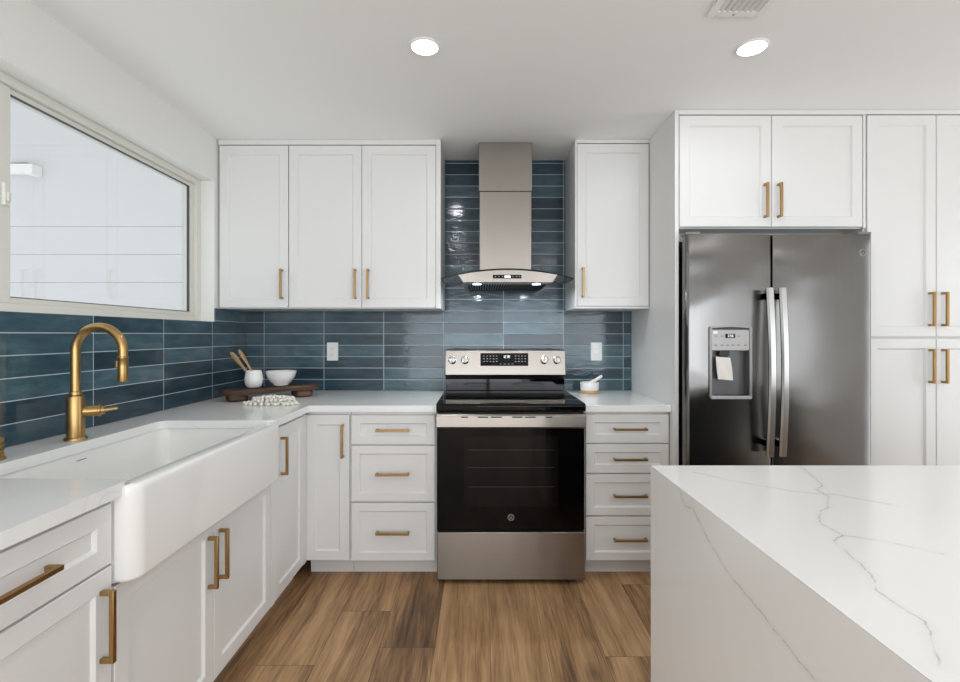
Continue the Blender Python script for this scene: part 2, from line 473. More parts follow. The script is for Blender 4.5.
# outside: patio and neighbouring wing
b = new(); box(b, (-9, -3, -.25), (XL-.16, 6, -.12)); struct('patio_slab', b, CONCRETE)
nb = thing('house_wing', 'white house wall with wide horizontal lap boards seen outside the window', 'house', (-5.2, 4.3, -.12))
b = new(); box(b, (-9, 4.24, -.12), (XL-.16, 4.4, 4.2)); obj('wall_core', b, SIDING, nb)
b = new()
z = 1.01-.245*4
while z < 2.1:
    prism(b, [(4.24, z+.243), (4.24, z), (4.222, z), (4.225, z+.243)], -9, XL-.17, 'x'); z += .245
prism(b, [(4.24, 4.2), (4.24, z), (4.222, z), (4.222, 4.2)], -9, XL-.17, 'x')
obj('lap_board', b, SIDING, nb, smooth=False)
ol = thing('outdoor_wall_light', 'small white box light high on the white wall outside the window', 'light', (-3.97, 4.222, 2.66))
b = new(); box(b, (-3.90, 4.12, 2.66), (-3.84, 4.222, 2.75)); obj('housing', b, PLASTIC, ol, bevel=.006)
b = new(); tube(b, [(-4.12, 4.2, 2.775), (-3.95, 4.18, 2.775), (-3.89, 4.17, 2.76), (-3.87, 4.17, 2.745)], .007); obj('conduit', b, GREYP, ol)
b = new(); box(b, (-4.12, 4.16, 2.68), (-3.92, 4.222, 2.765)); obj('lamp_head', b, PLASTIC, ol, bevel=.008)

# ------------------------------------------------------------------ backsplash
T = .008
UZ = 1.44
b = new()
prism(b, [(XL, .916), (.996, .916), (.996, UZ+.02), (.556, UZ+.02), (.556, 2.34), (.556, H-.001), (-.238, H-.001), (-.238, UZ+.02), (XL, UZ+.02)], YB-T, YB-.0005, 'y')
tag(obj('tile_backsplash', b, TILE_B, smooth=False), 'dark teal glossy stacked tiles on the back wall behind the range and hood', 'backsplash')
b = new()
prism(b, [(.31, .916), (YB-T-.0005, .916), (YB-T-.0005, UZ), (2.82, UZ), (2.82, 1.36), (.31, 1.36)], XL+.0005, XL+T, 'x')
tag(obj('tile_backsplash', b, TILE_L, smooth=False), 'dark teal glossy stacked tiles on the left wall below the window', 'backsplash')

# ------------------------------------------------------------------ cabinets
def mapper(face, plane):
    """u along the run, v up, n outwards from the door plane"""
    if face == 'S': return lambda u, v, n: (u, plane-n, v)      # faces the camera
    if face == 'E': return lambda u, v, n: (plane+n, u, v)      # left run, faces right
    if face == 'W': return lambda u, v, n: (plane-n, u, v)
    return lambda u, v, n: (u, plane+n, v)
def mbox(bm, f, u0, u1, v0, v1, n0, n1):
    a = f(u0, v0, n0); c = f(u1, v1, n1); box(bm, a, c)
def shaker(f, u0, u1, v0, v1, fw=.05, t=.02, rec=.009, sl=.007):
    bm = new()
    def loop(i, n): return [bm.verts.new(f(*p, n)) for p in ((u0+i, v0+i), (u1-i, v0+i), (u1-i, v1-i), (u0+i, v1-i))]
    L = [loop(0, -t), loop(0, -.0015), loop(.0015, 0), loop(fw, 0), loop(fw+sl*.35, -.003), loop(fw+sl, -rec)]
    for A, B in zip(L, L[1:]):
        for i in range(4): bm.faces.new((A[i], A[(i+1) % 4], B[(i+1) % 4], B[i]))
    bm.faces.new(L[0][::-1]); bm.faces.new(L[-1])
    return bm
def pull(f, uc, vc, vertical, L=.175, s=.0115, st=.034, parent=None):
    bm = new(); h = L/2; q = s/2
    if vertical:
        mbox(bm, f, uc-q, uc+q, vc-h, vc+h, st-s, st)
        for v in (vc-h, vc+h-s): mbox(bm, f, uc-q, uc+q, v, v+s, 0.0002, st-s)
    else:
        mbox(bm, f, uc-h, uc+h, vc-q, vc+q, st-s, st)
        for u in (uc-h, uc+h-s): mbox(bm, f, u, u+s, vc-q, vc+q, 0.0002, st-s)
    return obj('handle', bm, BRONZE, parent, bevel=.0012)
G = .0018
def front(c, f, kind, u0, u1, v0, v1, hu, hv, vertical=True, fw=.05, label=None):
    d = obj(kind, shaker(f, u0+G, u1-G, v0+G, v1-G, fw), CAB, c, smooth=False)
    if hu is not None: pull(f, hu, hv, vertical, parent=d)
    return d
def carcass(c, face, plane, u0, u1, v0, v1, depth, toe=None):
    """box behind the doors, from plane-0.021 back; toe = toe-kick flag"""
    f = mapper(face, plane)
    bm = new(); mbox(bm, f, u0+.0006, u1-.0006, v0, v1, -.0205, -depth); obj('body', bm, CAB, c, smooth=False, bevel=.0008)
    if toe:
        bm = new(); mbox(bm, f, u0+.0006, u1-.0006, 0.0005, v0-.0005, -.070, -depth+.01); obj('toe_kick', bm, TOE, c, smooth=False)
    return f

UP = 2.85      # front plane of the wall cabinets' doors
BP = 2.543     # front plane of base fronts, back run
TZ = .088      # bottom of base fronts
HB = .878      # top of base cabinets
# --- wall cabinets
UH = (1.496+1.67)/2
c = thing('wall_cabinet', 'white single-door wall cabinet in the left corner beside the window', 'cabinet', (-1.34, 3.0, UZ))
f = carcass(c, 'S', UP, -1.551, -1.1385, UZ, 2.438, YB-T-UP-.002)
front(c, f, 'door', -1.549, -1.139, UZ+.004, 2.405, -1.139-.036, UH)
bm = new(); mbox(bm, f, -1.551, -1.1385, 2.408, 2.438, -.02, .003); obj('top_filler', bm, CAB, c)
c = thing('wall_cabinet', 'white double-door wall cabinet directly left of the range hood', 'cabinet', (-.69, 3.0, UZ))
f = carcass(c, 'S', UP, -1.1375, -.2385, UZ, 2.438, YB-T-UP-.002)
front(c, f, 'door', -1.137, -.705, UZ+.004, 2.405, -.705-.036, UH)
front(c, f, 'door', -.705, -.266, UZ+.004, 2.405, -.705+.040, UH)
bm = new(); mbox(bm, f, -.265, -.2385, UZ, 2.438, -.02, .003); mbox(bm, f, -1.1375, -.2655, 2.408, 2.438, -.02, .003); obj('top_filler', bm, CAB, c)
c = thing('wall_cabinet', 'white single-door wall cabinet between range hood and tall fridge panel', 'cabinet', (.77, 3.0, UZ))
f = carcass(c, 'S', UP, .5565, .9955, UZ, 2.438, YB-T-UP-.002)
front(c, f, 'door', .567, .994, UZ+.012, 2.415, .567+.034, 1.592)
bm = new(); mbox(bm, f, .5565, .566, UZ, 2.438, -.02, .003); mbox(bm, f, .5665, .9955, 2.418, 2.438, -.02, .003)
mbox(bm, f, .5665, .9955, UZ, UZ+.01, -.02, .0); obj('top_filler', bm, CAB, c)
# --- base cabinets, back run
c = thing('base_cabinet', 'white narrow single-door base cabinet in the inside corner of the counter', 'cabinet', (-.81, 2.85, 0))
f = carcass(c, 'S', BP, -.922, -.6895, TZ, HB, .64, True)
front(c, f, 'door', -.924, -.693, TZ+.004, .863, -.693-.034, .726)
c = thing('base_cabinet', 'white three-drawer base cabinet directly left of the range', 'cabinet', (-.46, 2.85, 0))
f = carcass(c, 'S', BP, -.6885, -.2345, TZ, HB, .64, True)
for v0, v1 in ((.703, .861), (.403, .701), (.09, .398)):
    front(c, f, 'drawer', -.686, -.242, v0, v1, -.464, (v0+v1)/2, False, .042)
c = thing('base_cabinet', 'white four-drawer base cabinet between the range and the fridge panel', 'cabinet', (.76, 2.85, 0))
f = carcass(c, 'S', BP, .5425, .9955, TZ, HB, .64, True)
for v0, v1 in ((.712, .866), (.553, .709), (.329, .549), (.092, .325)):
    front(c, f, 'drawer', .552, .993, v0, v1, .784, (v0+v1)/2, False, .042)
# --- base cabinets, left run (doors face right)
LP = -.92
c = thing('base_cabinet', 'white base cabinet with one door between the farmhouse sink and the corner', 'cabinet', (-1.24, 2.33, 0))
f = carcass(c, 'E', LP, 2.1135, 2.5415, TZ, HB, .62, True)
front(c, f, 'door', 2.15, 2.502, TZ+.004, .863, 2.15+.066, .727)
bm = new(); mbox(bm, f, 2.1135, 2.149, TZ, .866, -.02, 0); mbox(bm, f, 2.503, 2.5415, TZ, .866, -.02, -.001); obj('filler_strip', bm, CAB, c)
c = thing('sink_cabinet', 'white double-door cabinet below the farmhouse sink', 'cabinet', (-1.24, 1.66, 0))
f = mapper('E', LP)
bm = new(); mbox(bm, f, 1.207, 2.1125, TZ, .650, -.0205, -.62); obj('body', bm, CAB, c, smooth=False)
bm = new(); mbox(bm, f, 1.207, 2.1125, .0005, TZ-.0005, -.070, -.61); obj('toe_kick', bm, TOE, c, smooth=False)
front(c, f, 'door', 1.208, 1.660, TZ+.004, .652, 1.660-.034, .515)
front(c, f, 'door', 1.660, 2.111, TZ+.004, .652, 1.660+.034, .515)
c = thing('base_cabinet', 'white base cabinet with one drawer over a door, directly left of the farmhouse sink', 'cabinet', (-1.24, .94, 0))
f = carcass(c, 'E', LP, .672, 1.2055, TZ, HB, .62, True)
front(c, f, 'drawer', .674, 1.203, .714, .866, .938, .79, False, .046)
front(c, f, 'door', .674, 1.203, TZ+.004, .711, 1.203-.036, .577)
c = thing('base_cabinet', 'white end base cabinet at the near end of the left counter', 'cabinet', (-1.24, .49, 0))
f = carcass(c, 'E', LP, .305, .671, TZ, HB, .62, True)
front(c, f, 'drawer', .307, .669, .714, .866, .488, .79, False, .046)
front(c, f, 'door', .307, .669, TZ+.004, .711, .34, .577)
# --- tall panel, fridge cabinet, pantry
FPX = 2.478
b = new(); box(b, (.997, FPX, 0.0005), (1.0165, YB-.001, H-.001))
tag(obj('tall_side_panel', b, CAB, smooth=False, bevel=.0008), 'tall white panel enclosing the left side of the fridge', 'panel')
c = thing('fridge_cabinet', 'white double-door cabinet above the stainless fridge', 'cabinet', (1.49, 2.8, 1.84))
f = carcass(c, 'S', FPX, 1.0175, 1.977, 1.834, 2.438, .70)
front(c, f, 'door', 1.019, 1.4935, 1.838, 2.413, 1.4935-.036, 1.972)
front(c, f, 'door', 1.4935, 1.963, 1.838, 2.413, 1.4935+.034, 1.972)
bm = new(); mbox(bm, f, 1.0175, 1.977, 2.416, 2.438, -.02, .003); mbox(bm, f, 1.965, 1.977, 1.834, 2.4155, -.02, .0); obj('top_filler', bm, CAB, c)
bm = new(); box(bm, (1.9555, 2.60, 1.80), (1.977, 3.19, 1.8335)); obj('support_block', bm, PALEWOOD, c)
bm = new(); box(bm, (1.0175, 2.62, 1.79), (1.955, 2.64, 1.8335)); obj('bottom_rail', bm, CAB, c)
c = thing('pantry_cabinet', 'tall white four-door pantry cabinet right of the fridge', 'cabinet', (2.34, 2.85, 0))
f = carcass(c, 'S', FPX, 1.978, 2.712, TZ, 2.438, .71, True)
PM = 2.341
front(c, f, 'door', 1.985, PM, 1.273, 2.415, PM-.036, 1.415)
front(c, f, 'door', PM, 2.70, 1.273, 2.415, PM+.030, 1.415)
front(c, f, 'door', 1.985, PM, TZ+.004, 1.266, PM-.036, 1.124)
front(c, f, 'door', PM, 2.70, TZ+.004, 1.266, PM+.030, 1.124)
bm = new(); mbox(bm, f, 1.978, 2.712, 2.418, 2.438, -.02, .003); obj('top_filler', bm, CAB, c)

# ------------------------------------------------------------------ countertops
def arc(cx, cy, r, a0, a1, n=6): return [(cx+r*math.cos(a0+(a1-a0)*i/n), cy+r*math.sin(a0+(a1-a0)*i/n)) for i in range(n+1)]
ZC0, ZC1 = .880, .914
SX, SY0, SY1 = -1.375, 1.24, 2.078
pts = [(XL+.0005, .3), (-.899, .3)]
pts += arc(-.899-.03, SY0-.03-.002, .03, 0, PI/2)          # rounded counter nose beside the sink
pts += [(p[0], p[1]) for p in arc(SX+.04, SY0+.04, .04, -PI/2, -PI, 6)]
pts += arc(SX+.04, SY1-.04, .04, PI, PI/2)
pts += arc(-.899-.03, SY1+.03+.002, .03, -PI/2, 0)
pts += [(-.899, 2.522), (-.2335, 2.522), (-.2335, YB-.0005), (XL+.0005, YB-.0005)]
from mathutils.geometry import tessellate_polygon
b = new(); prism(b, pts, ZC0, ZC1, cap=False)
b.verts.ensure_lookup_table(); nn = len(pts)
for tri in tessellate_polygon([[Vector((x, y, 0)) for x, y in pts]]):
    b.faces.new([b.verts[i] for i in tri]); b.faces.new([b.verts[i+nn] for i in tri][::-1])
tag(obj('countertop', b, QZ, smooth=False), 'white L-shaped quartz countertop around the farmhouse sink and left corner', 'countertop')
b = new(); box(b, (.541, 2.522, ZC0), (.9965, YB-.0005, ZC1))
tag(obj('countertop', b, QZ, smooth=False, bevel=.0015), 'short white quartz countertop between the range and the fridge panel', 'countertop')

# ------------------------------------------------------------------ island
c = thing('kitchen_island', 'large white veined quartz waterfall island in the right foreground', 'island', (1.3, .83, 0))
IX0, IX1, IY0, IY1 = .48, 2.12, .30, 1.363
b = new(); prism(b, [(IX0, .914), (IX1, .914), (IX1-.04, .874), (IX0+.04, .874)], IY0, IY1, 'y'); obj('countertop_slab', b, QZ_I, c, smooth=False)
b = new(); prism(b, [(IX0, .9135), (IX0, .0005), (IX0+.04, .0005), (IX0+.04, .8735)], IY0, IY1, 'y'); obj('waterfall_side', b, QZ_I, c, smooth=False)
b = new(); prism(b, [(IX1, .9135), (IX1, .0005), (IX1-.04, .0005), (IX1-.04, .8735)], IY0, IY1, 'y'); obj('waterfall_side', b, QZ_I, c, smooth=False)
b = new(); box(b, (IX0+.0405, IY0+.25, .1), (IX1-.0405, IY1-.045, .873)); box(b, (IX0+.0405, IY0+.27, .0005), (IX1-.0405, IY1-.11, .1)); obj('body', b, NAVY, c, smooth=False)
f = mapper('N', IY1-.024)
for i in range(3):
    u0 = IX0+.043+i*.5177
    d = obj('door', shaker(f, u0+G, u0+.516, .104, .868, .05), NAVY, c, smooth=False)
    pull(f, u0+(.47 if i == 0 else .045), .74, True, parent=d)

# ------------------------------------------------------------------ farmhouse sink
c = thing('farmhouse_sink', 'white glossy apron-front farmhouse sink set in the left counter', 'sink', (-1.13, 1.66, .66))
AY0, AY1, AX = 1.208, 2.109, -.870
# apron: rounded plan, rounded top and bottom edges
R = .045
def plan(i, upper):
    bk, inn = (-.8965, -.931-i*.0) if upper else (-.919, -.919)
    return ([(bk, AY0+i)]+arc(AX-R, AY0+R, R-i, -PI/2, 0, 8)+arc(AX-R, AY1-R, R-i, 0, PI/2, 8)
            +[(bk, AY1-i), (bk, 2.074), (inn+i*.6*upper, 2.074), (inn+i*.6*upper, 1.244), (bk, 1.244)])
b = new()
prev = None
for z, i, up in ((.6575, .010, 0), (.6595, .005, 0), (.664, .0015, 0), (.670, 0, 0), (.8775, 0, 0), (.8795, 0, 1), (.890, 0, 1), (.897, .0015, 1), (.9015, .005, 1), (.9035, .011, 1)):
    L = [b.verts.new((x, y, z)) for x, y in plan(i, up)]
    if prev:
        n = len(L)
        for k in range(n): b.faces.new((prev[k], prev[(k+1) % n], L[(k+1) % n], L[k]))
    else: b.faces.new(L[::-1])
    prev = L
for tri in tessellate_polygon([[Vector((v.co.x, v.co.y, 0)) for v in prev]]): b.faces.new([prev[i] for i in tri])
obj('apron_front', b, SINKW, c, angle=50)
# basin
b = new()
outer = rrect(-1.405, AY0+.002, -.9165, AY1-.002, .02, 5)
inner = lambda i, r: rrect(SX-.006+i, SY0-.006+i, -.9175-.012-i*.4, SY1+.006-i, r, 5)
loops = [[(x, y, .6575) for x, y in outer], [(x, y, .878) for x, y in outer], [(x, y, .8785) for x, y in inner(0, .045)],
         [(x, y, .872) for x, y in inner(.003, .045)], [(x, y, .70) for x, y in inner(.010, .045)], [(x, y, .684) for x, y in inner(.017, .045)],
         [(x, y, .678) for x, y in inner(.034, .04)]]
prev = None
for lp in loops:
    L = [b.verts.new(p) for p in lp]; n = len(L)
    if prev:
        for k in range(n): b.faces.new((prev[k], prev[(k+1) % n], L[(k+1) % n], L[k]))
    else: b.faces.new(L[::-1])
    prev = L
b.faces.new(prev)
obj('basin', b, SINKW, c, angle=50)
b = new(); lathe(b, [(0, 0), (.045, 0), (.045, .003), (.038, .003), (.034, .0005), (0, .0005)], (-1.14, 1.66, .6785)); obj('drain', b, CHROME, c)
b = new(); box(b, (-1.3660, 1.628, .8555), (-1.3652, 1.668, .8585)); obj('maker_mark', b, GREYP, c)

# ------------------------------------------------------------------ faucet
c = thing('kitchen_faucet', 'brushed brass gooseneck faucet standing behind the farmhouse sink', 'faucet', (-1.43, 1.70, ZC1))
fx, fy = -1.43, 1.70
b = new(); lathe(b, [(0, .0005), (.0335, .0005), (.0335, .006), (.031, .010), (.0268, .011), (.0268, .150), (.0255, .155), (.018, .157), (0, .157)], (fx, fy, ZC1), 40); obj('faucet_body', b, BRASS, c)
b = new()
path = [(fx, fy, ZC1+.156), (fx, fy, ZC1+.25), (fx, fy, 1.228)]
for k in range(1, 25):
    t = PI*k/24; path.append((fx+.0835-.0835*math.cos(t), fy, 1.228+.0835*math.sin(t)))
path.append((fx+.167, fy, 1.206))
tube(b, path, .0150, 20); lathe(b, [(.0150, 0), (.0185, .001), (.0185, .012), (.0150, .014)], (fx, fy, ZC1+.157), 24)
obj('spout', b, BRASS, c, angle=60)
b = new(); lathe(b, [(0, 1.118), (.0155, 1.118), (.0166, 1.122), (.0160, 1.17), (.0160, 1.197), (.0172, 1.199), (.0172, 1.206), (.0150, 1.208), (0, 1.208)], (fx+.167, fy, 0), 24); obj('spray_head', b, BRASS, c)
b = new(); box(b, (fx+.143, fy-.006, 1.165), (fx+.151, fy+.006, 1.192)); obj('spray_button', b, BRONZE, c, bevel=.002)
hd = Vector((.85, .5, 0)).normalized()
def al(s, dz=0): return Vector((fx, fy, 1.012))+hd*s+Vector((0, 0, dz))
b = new(); tube(b, [al(.022), al(.062), al(.064), al(.070), al(.072), al(.082)], [.019, .019, .021, .021, .016, .014], 20)
h = obj('faucet_handle', b, BRASS, c, angle=30)
b = new(); tube(b, [al(.078), al(.09, .001), al(.120, .004)], [.0075, .006, .006], 12); obj('lever', b, BRASS, c)
c = thing('brass_air_gap', 'short ribbed brass cap fitting at the left edge of the counter', 'air gap', (-1.437, 1.42, ZC1))
b = new(); lathe(b, [(0, .0005), (.028, .0005), (.028, .006), (.024, .008), (.022, .024), (.024, .026), (.024, .031), (.018, .033), (.018, .037), (.024, .039), (.024, .045), (.018, .047), (.018, .050), (.023, .052), (.023, .064), (.020, .068), (0, .068)], (-1.437, 1.42, ZC1), 32); obj('ribbed_cap', b, BRASS, c)

# ------------------------------------------------------------------ range
RX0, RX1 = -.2285, .5365; RC = .154
c = thing('electric_range', 'stainless freestanding electric range with black glass cooktop and oven door', 'range', (RC, 2.82, 0))
b = new(); box(b, (RX0+.004, 2.505, .045), (RX1-.004, 3.15, .895)); obj('body', b, BLACKP, c, smooth=False)
for x in (RX0+.03, RX1-.06):
    for y in (2.53, 3.08):
        b = new(); lathe(b, [(0, 0.0005), (.017, .0005), (.017, .01), (.008, .012), (.008, .045), (0, .045)], (x+.015, y+.015, 0), 16); obj('foot', b, BLACKP, c)
b = new(); prism(b, [(2.482, .888), (2.470, .896), (2.468, .918), (2.476, .929), (2.49, .931), (3.06, .931), (3.06, .888)], RX0-.001, RX1+.001, 'x')
cook = obj('cooktop', b, BLACKGLASS, c, bevel=.002)
RINGM = plain('burner_ring', rgb(48, 48, 50), .15)
for (x, y, r) in ((-.03, 2.66, .095), (.34, 2.66, .115), (-.03, 2.92, .08), (.34, 2.92, .08), (.155, 2.94, .055)):
    b = new(); lathe(b, [(r-.002, 0), (r, .0002), (r, .0004), (r-.002, .0004), (r-.002, 0)], (x, y, .9311), 48)
    obj('burner_ring', b, RINGM, cook)
# handle rail with vent slots along the door's top
b = new(); prism(b, [(2.480, .806), (2.452, .808), (2.444, .816), (2.444, .872), (2.452, .880), (2.480, .884)], RX0+.002, RX1-.002, 'x')
rail = obj('door_handle', b, STEEL_R, c, bevel=.001)
for x, w in ((-.083, .035), (.010, .052), (.078, .055), (.184, .052), (.250, .055), (.345, .035)):
    b = new(); box(b, (x-w/2, 2.4434, .863), (x+w/2, 2.4450, .8695))
    obj('vent_slot', b, DARKGAP, rail)
b = new(); box(b, (RX0+.004, 2.480, .278), (RX1-.004, 2.504, .882)); od = obj('oven_door', b, OVENGLASS, c, bevel=.003)
INNER = plain('oven_window', rgb(20, 16, 14), .05, var=.3, scale=4, **{'Specular IOR Level': .2})
b = new(); box(b, (RX0+.14, 2.4793, .40), (RX1-.14, 2.4802, .76)); w = obj('oven_window', b, INNER, od)
RACK = plain('oven_rack', rgb(27, 23, 21), .4)
b = new()
for z in (.50, .60, .69): box(b, (RX0+.16, 2.4786, z), (RX1-.16, 2.4793, z+.003))
obj('oven_rack', b, RACK, od)
def monogram(parent, x, y, z, r):
    """round appliance badge: ring with a scripted two-letter monogram"""
    bm = new(); lathe(bm, [(r*.86, 0), (r, 0), (r, .0012), (r*.86, .0012), (r*.86, 0)], n=32)
    def stroke(pts):
        tube(bm, [(px*r, py*r, .0006) for px, py in pts], r*.07, 6)
    stroke([(-.1, .38), (-.25, .55), (-.5, .45), (-.6, .1), (-.5, -.2), (-.25, -.25), (-.08, 0), (-.08, .1), (-.1, -.3), (-.3, -.55), (-.5, -.45)])
    stroke([(.5, .42), (.3, .55), (.15, .35), (.3, .12), (.12, -.1), (.15, -.45), (.4, -.5), (.6, -.25)])
    for k in range(4):
        a = PI/4+k*PI/2; stroke([(.75*math.cos(a-.35), .75*math.sin(a-.35)), (.68*math.cos(a), .68*math.sin(a)), (.75*math.cos(a+.35), .75*math.sin(a+.35))])
    M = Matrix.Translation((x, y, z)) @ Matrix.Rotation(PI/2, 4, 'X')
    bm.transform(M)
    return obj('round_badge', bm, LOGOG, parent)
monogram(od, RC, 2.4795, .345, .017)
b = new(); box(b, (RX0+.003, 2.474, .026), (RX1-.003, 2.504, .270)); obj('storage_drawer', b, STEEL_R, c, bevel=.003)
# backguard
b = new(); prism(b, [(3.062, .932), (3.062, 1.005), (3.15, 1.005), (3.15, .932)], RX0+.006, RX1-.006, 'x'); obj('rear_trim', b, BLACKGLASS, c, bevel=.002)
b = new(); prism(b, [(3.05, 1.006), (3.036, 1.03), (3.036, 1.032), (3.055, 1.183), (3.062, 1.190), (3.15, 1.190), (3.15, 1.006)], RX0+.004, RX1-.004, 'x')
bg = obj('control_panel', b, STEEL_R, c, bevel=.002)
b = new(); prism(b, [(3.0485, 1.004), (3.034, 1.0335), (3.030, 1.0335), (3.045, 1.004)], RX0+.004, RX1-.004, 'x'); obj('lower_trim', b, plain('dark_steel', rgb(98, 92, 86), .3, 1, var=.1), bg)
def bgy(z): return 3.036+(z-1.032)/.151*.019
b = new(); prism(b, [(bgy(1.088)-.0012, 1.088), (bgy(1.168)-.0012, 1.168), (bgy(1.168)+.001, 1.168), (bgy(1.088)+.001, 1.088)], RC-.158, RC+.145, 'x')
disp = obj('display', b, BLACKGLASS, bg)
MARK = plain('panel_print', rgb(165, 168, 170), .5)
b = new()
def mark(b, x, z, w, h): box(b, (x-w/2, bgy(z)-.0017, z-h/2), (x+w/2, bgy(z)-.0012, z+h/2))
for x in (-.135, -.115, -.095, -.075, -.055, .065, .085, .105, .125):
    for z in (1.150, 1.133, 1.116): mark(b, RC+x, z, .009, .004)
for x in (-.03, -.005, .02, .045): mark(b, RC+x, 1.10, .010, .004)
obj('printed_keys', b, MARK, disp)
def seg7(b, ch, x, z, w, h, put):
    S = {'0': 'abcdef', '1': 'bc', '2': 'abged', '8': 'abcdefg', '3': 'abgcd', '7': 'abc', '5': 'afgcd', '4': 'fgbc', '6': 'afgedc', '9': 'abcdfg'}[ch]
    t = w*.2; P = {'a': (0, h/2, w, t), 'g': (0, 0, w, t), 'd': (0, -h/2, w, t), 'f': (-w/2, h/4, t, h/2), 'b': (w/2, h/4, t, h/2), 'e': (-w/2, -h/4, t, h/2), 'c': (w/2, -h/4, t, h/2)}
    for s in S:
        dx, dz, ww, hh = P[s]; put(b, x+dx, z+dz, ww, hh)
b = new()
for ch, x in (('1', -.012), ('2', -.001), ('3', .013), ('8', .024)): seg7(b, ch, RC+x, 1.146, .007, .015, mark)
obj('clock_digits', b, LED, disp)
for x in (452.5, 465, 544, 556.5):
    X = (x-481)/157.5; z = 1.124; y = bgy(z)
    M = Matrix.Translation((X, y, z)) @ Matrix.Rotation(PI/2-.125, 4, 'X')
    b = new(); lathe(b, [(0, 0), (.0265, 0), (.0265, .004), (.022, .006), (.0205, .022), (.018, .025), (0, .025)], n=32, M=M); k = obj('knob', b, CHROME, bg, angle=30)
    b = new(); box(b, (-.0045, -.019, .025), (.0045, .019, .036), M); obj('grip', b, CHROME, k, bevel=.002)

# ------------------------------------------------------------------ range hood
HC = .153; HF = 2.75
c = thing('range_hood', 'stainless chimney range hood with curved glass canopy above the range', 'range hood', (HC, 3.0, 1.58))
yb = YB-T-.0008
b = new(); box(b, (.147-.157, 2.893, 1.645), (.147+.157, yb, 2.1455)); obj('lower_chimney', b, STEEL_H, c, bevel=.004)
b = new(); box(b, (.147-.160, 2.890, 2.146), (.147+.160, yb, 2.4385)); obj('upper_chimney', b, STEEL_H, c, bevel=.003)
def gz(x): return 1.660-.052*((x-HC)/.382)**2
b = new()
top = [(HC-.285+.57*i/20, gz(HC-.285+.57*i/20)-.004) for i in range(21)]
front_pts = [(HC-.255, 1.583), (HC+.255, 1.583)]+top[::-1]
prism(b, front_pts, HF+.004, yb, 'y')
hb = obj('hood_body', b, STEEL_H, c, bevel=.002)
b = new(); box(b, (HC-.235, HF+.05, 1.5785), (HC+.235, yb-.02, 1.5828)); fl = obj('filter', b, GREYP, c)
b = new()
for i in range(30):
    x = HC-.225+i*.0155; box(b, (x-.004, HF+.055, 1.575), (x+.004, yb-.03, 1.5784))
obj('filter_baffle', b, DARKGAP, fl)
for x in (477, 536):
    X = (x-481)*2.80/482
    b = new(); lathe(b, [(0, 0), (.028, 0), (.028, -.005), (.024, -.005), (.024, -.0035), (0, -.0035)], (X, HF+.042, 1.5828), 24); k = obj('lamp_rim', b, CHROME, c)
    b = new(); lathe(b, [(0, 0), (.0235, 0), (.0235, -.0035), (0, -.0045)], (X, HF+.042, 1.5790), 24); obj('lamp_lens', b, HLAMP, k)
    l = area('hood_light', (X, HF+.042, 1.569), (-.35*0, 0, 0), .045, .045, HOOD_W, (.82, .93, 1), 'DISK')
b = new(); box(b, (HC-.085, HF+.0025, 1.606), (HC+.078, HF+.0045, 1.627)); hp = obj('touch_panel', b, BLACKGLASS, c)
b = new(); box(b, (HC-.018, HF+.0018, 1.611), (HC+.016, HF+.0025, 1.622)); obj('lit_display', b, LED, hp)
for x in (-.07, -.05, -.03, .03, .05, .067):
    b = new(); box(b, (HC+x-.003, HF+.0020, 1.614), (HC+x+.003, HF+.0025, 1.620)); obj('touch_key', b, MARK, hp)
# curved glass: bowed front edge in plan, arched in elevation
b = new(); N = 36; tops, bots = [], []
for i in range(N+1):
    x = HC-.382+.764*i/N
    yf = HF+.0+.03*abs((x-HC)/.382)**2.2
    # notch round the chimney keeps the sheet in front of it
    ybk = 2.889 if abs(x-.147) < .168 else yb-.002-.19*max(0, (abs(x-HC)-.2)/.182)**1.5
    z = gz(x)
    tops.append((b.verts.new((x, yf, z+.003)), b.verts.new((x, ybk, z+.003))))
    bots.append((b.verts.new((x, yf, z-.003)), b.verts.new((x, ybk, z-.003))))
for i in range(N):
    b.faces.new((tops[i][0], tops[i+1][0], tops[i+1][1], tops[i][1]))
    b.faces.new((bots[i][0], bots[i][1], bots[i+1][1], bots[i+1][0]))
    b.faces.new((tops[i][1], tops[i+1][1], bots[i+1][1], bots[i][1]))
for k in (0, N): b.faces.new((tops[k][0], tops[k][1], bots[k][1], bots[k][0]))
gl = obj('glass_canopy', b, HGLASS, c)
b = new()
tube(b, [(HC-.382+.764*i/N, HF+.03*abs((-.382+.764*i/N)/.382)**2.2-.001, gz(HC-.382+.764*i/N)) for i in range(N+1)], .0034, 8)
obj('glass_edge', b, GEDGE, gl)

# ------------------------------------------------------------------ fridge
c = thing('refrigerator', 'stainless side-by-side refrigerator with water dispenser', 'refrigerator', (1.475, 2.8, 0))
FX0, FX1, FY = 1.023, 1.949, 2.385
b = new(); box(b, (FX0+.008, 2.452, .03), (FX1-.008, 3.12, 1.752)); obj('body', b, BLACKP, c, bevel=.003)
def door_plan(x0, x1, y0=2.448, bow=.010, r=.022, outer='L'):
    pts = []
    xs = [x0+(x1-x0)*i/16 for i in range(17)]
    yf = lambda x: FY+bow*((x-(x0+x1)/2)/((x1-x0)/2))**2
    rl, rr = (r, .008) if outer == 'L' else (.008, r)
    pts += [(x0, y0)]
    yl = yf(x0)
    pts += [(x0+rl-rl*math.cos(t), yl+rl-rl*math.sin(t)) for t in [PI/2*i/6 for i in range(7)]]
    pts += [(x, yf(x)) for x in xs if x0+rl*1.3 < x < x1-rr*1.3]
    yr = yf(x1)
    pts += [(x1-rr+rr*math.sin(t), yr+rr-rr*math.cos(t)) for t in [PI/2*i/6 for i in range(7)]]
    pts += [(x1, y0)]
    return pts
b = new(); prism(b, door_plan(FX0, 1.4415, outer='L'), .06, 1.782)
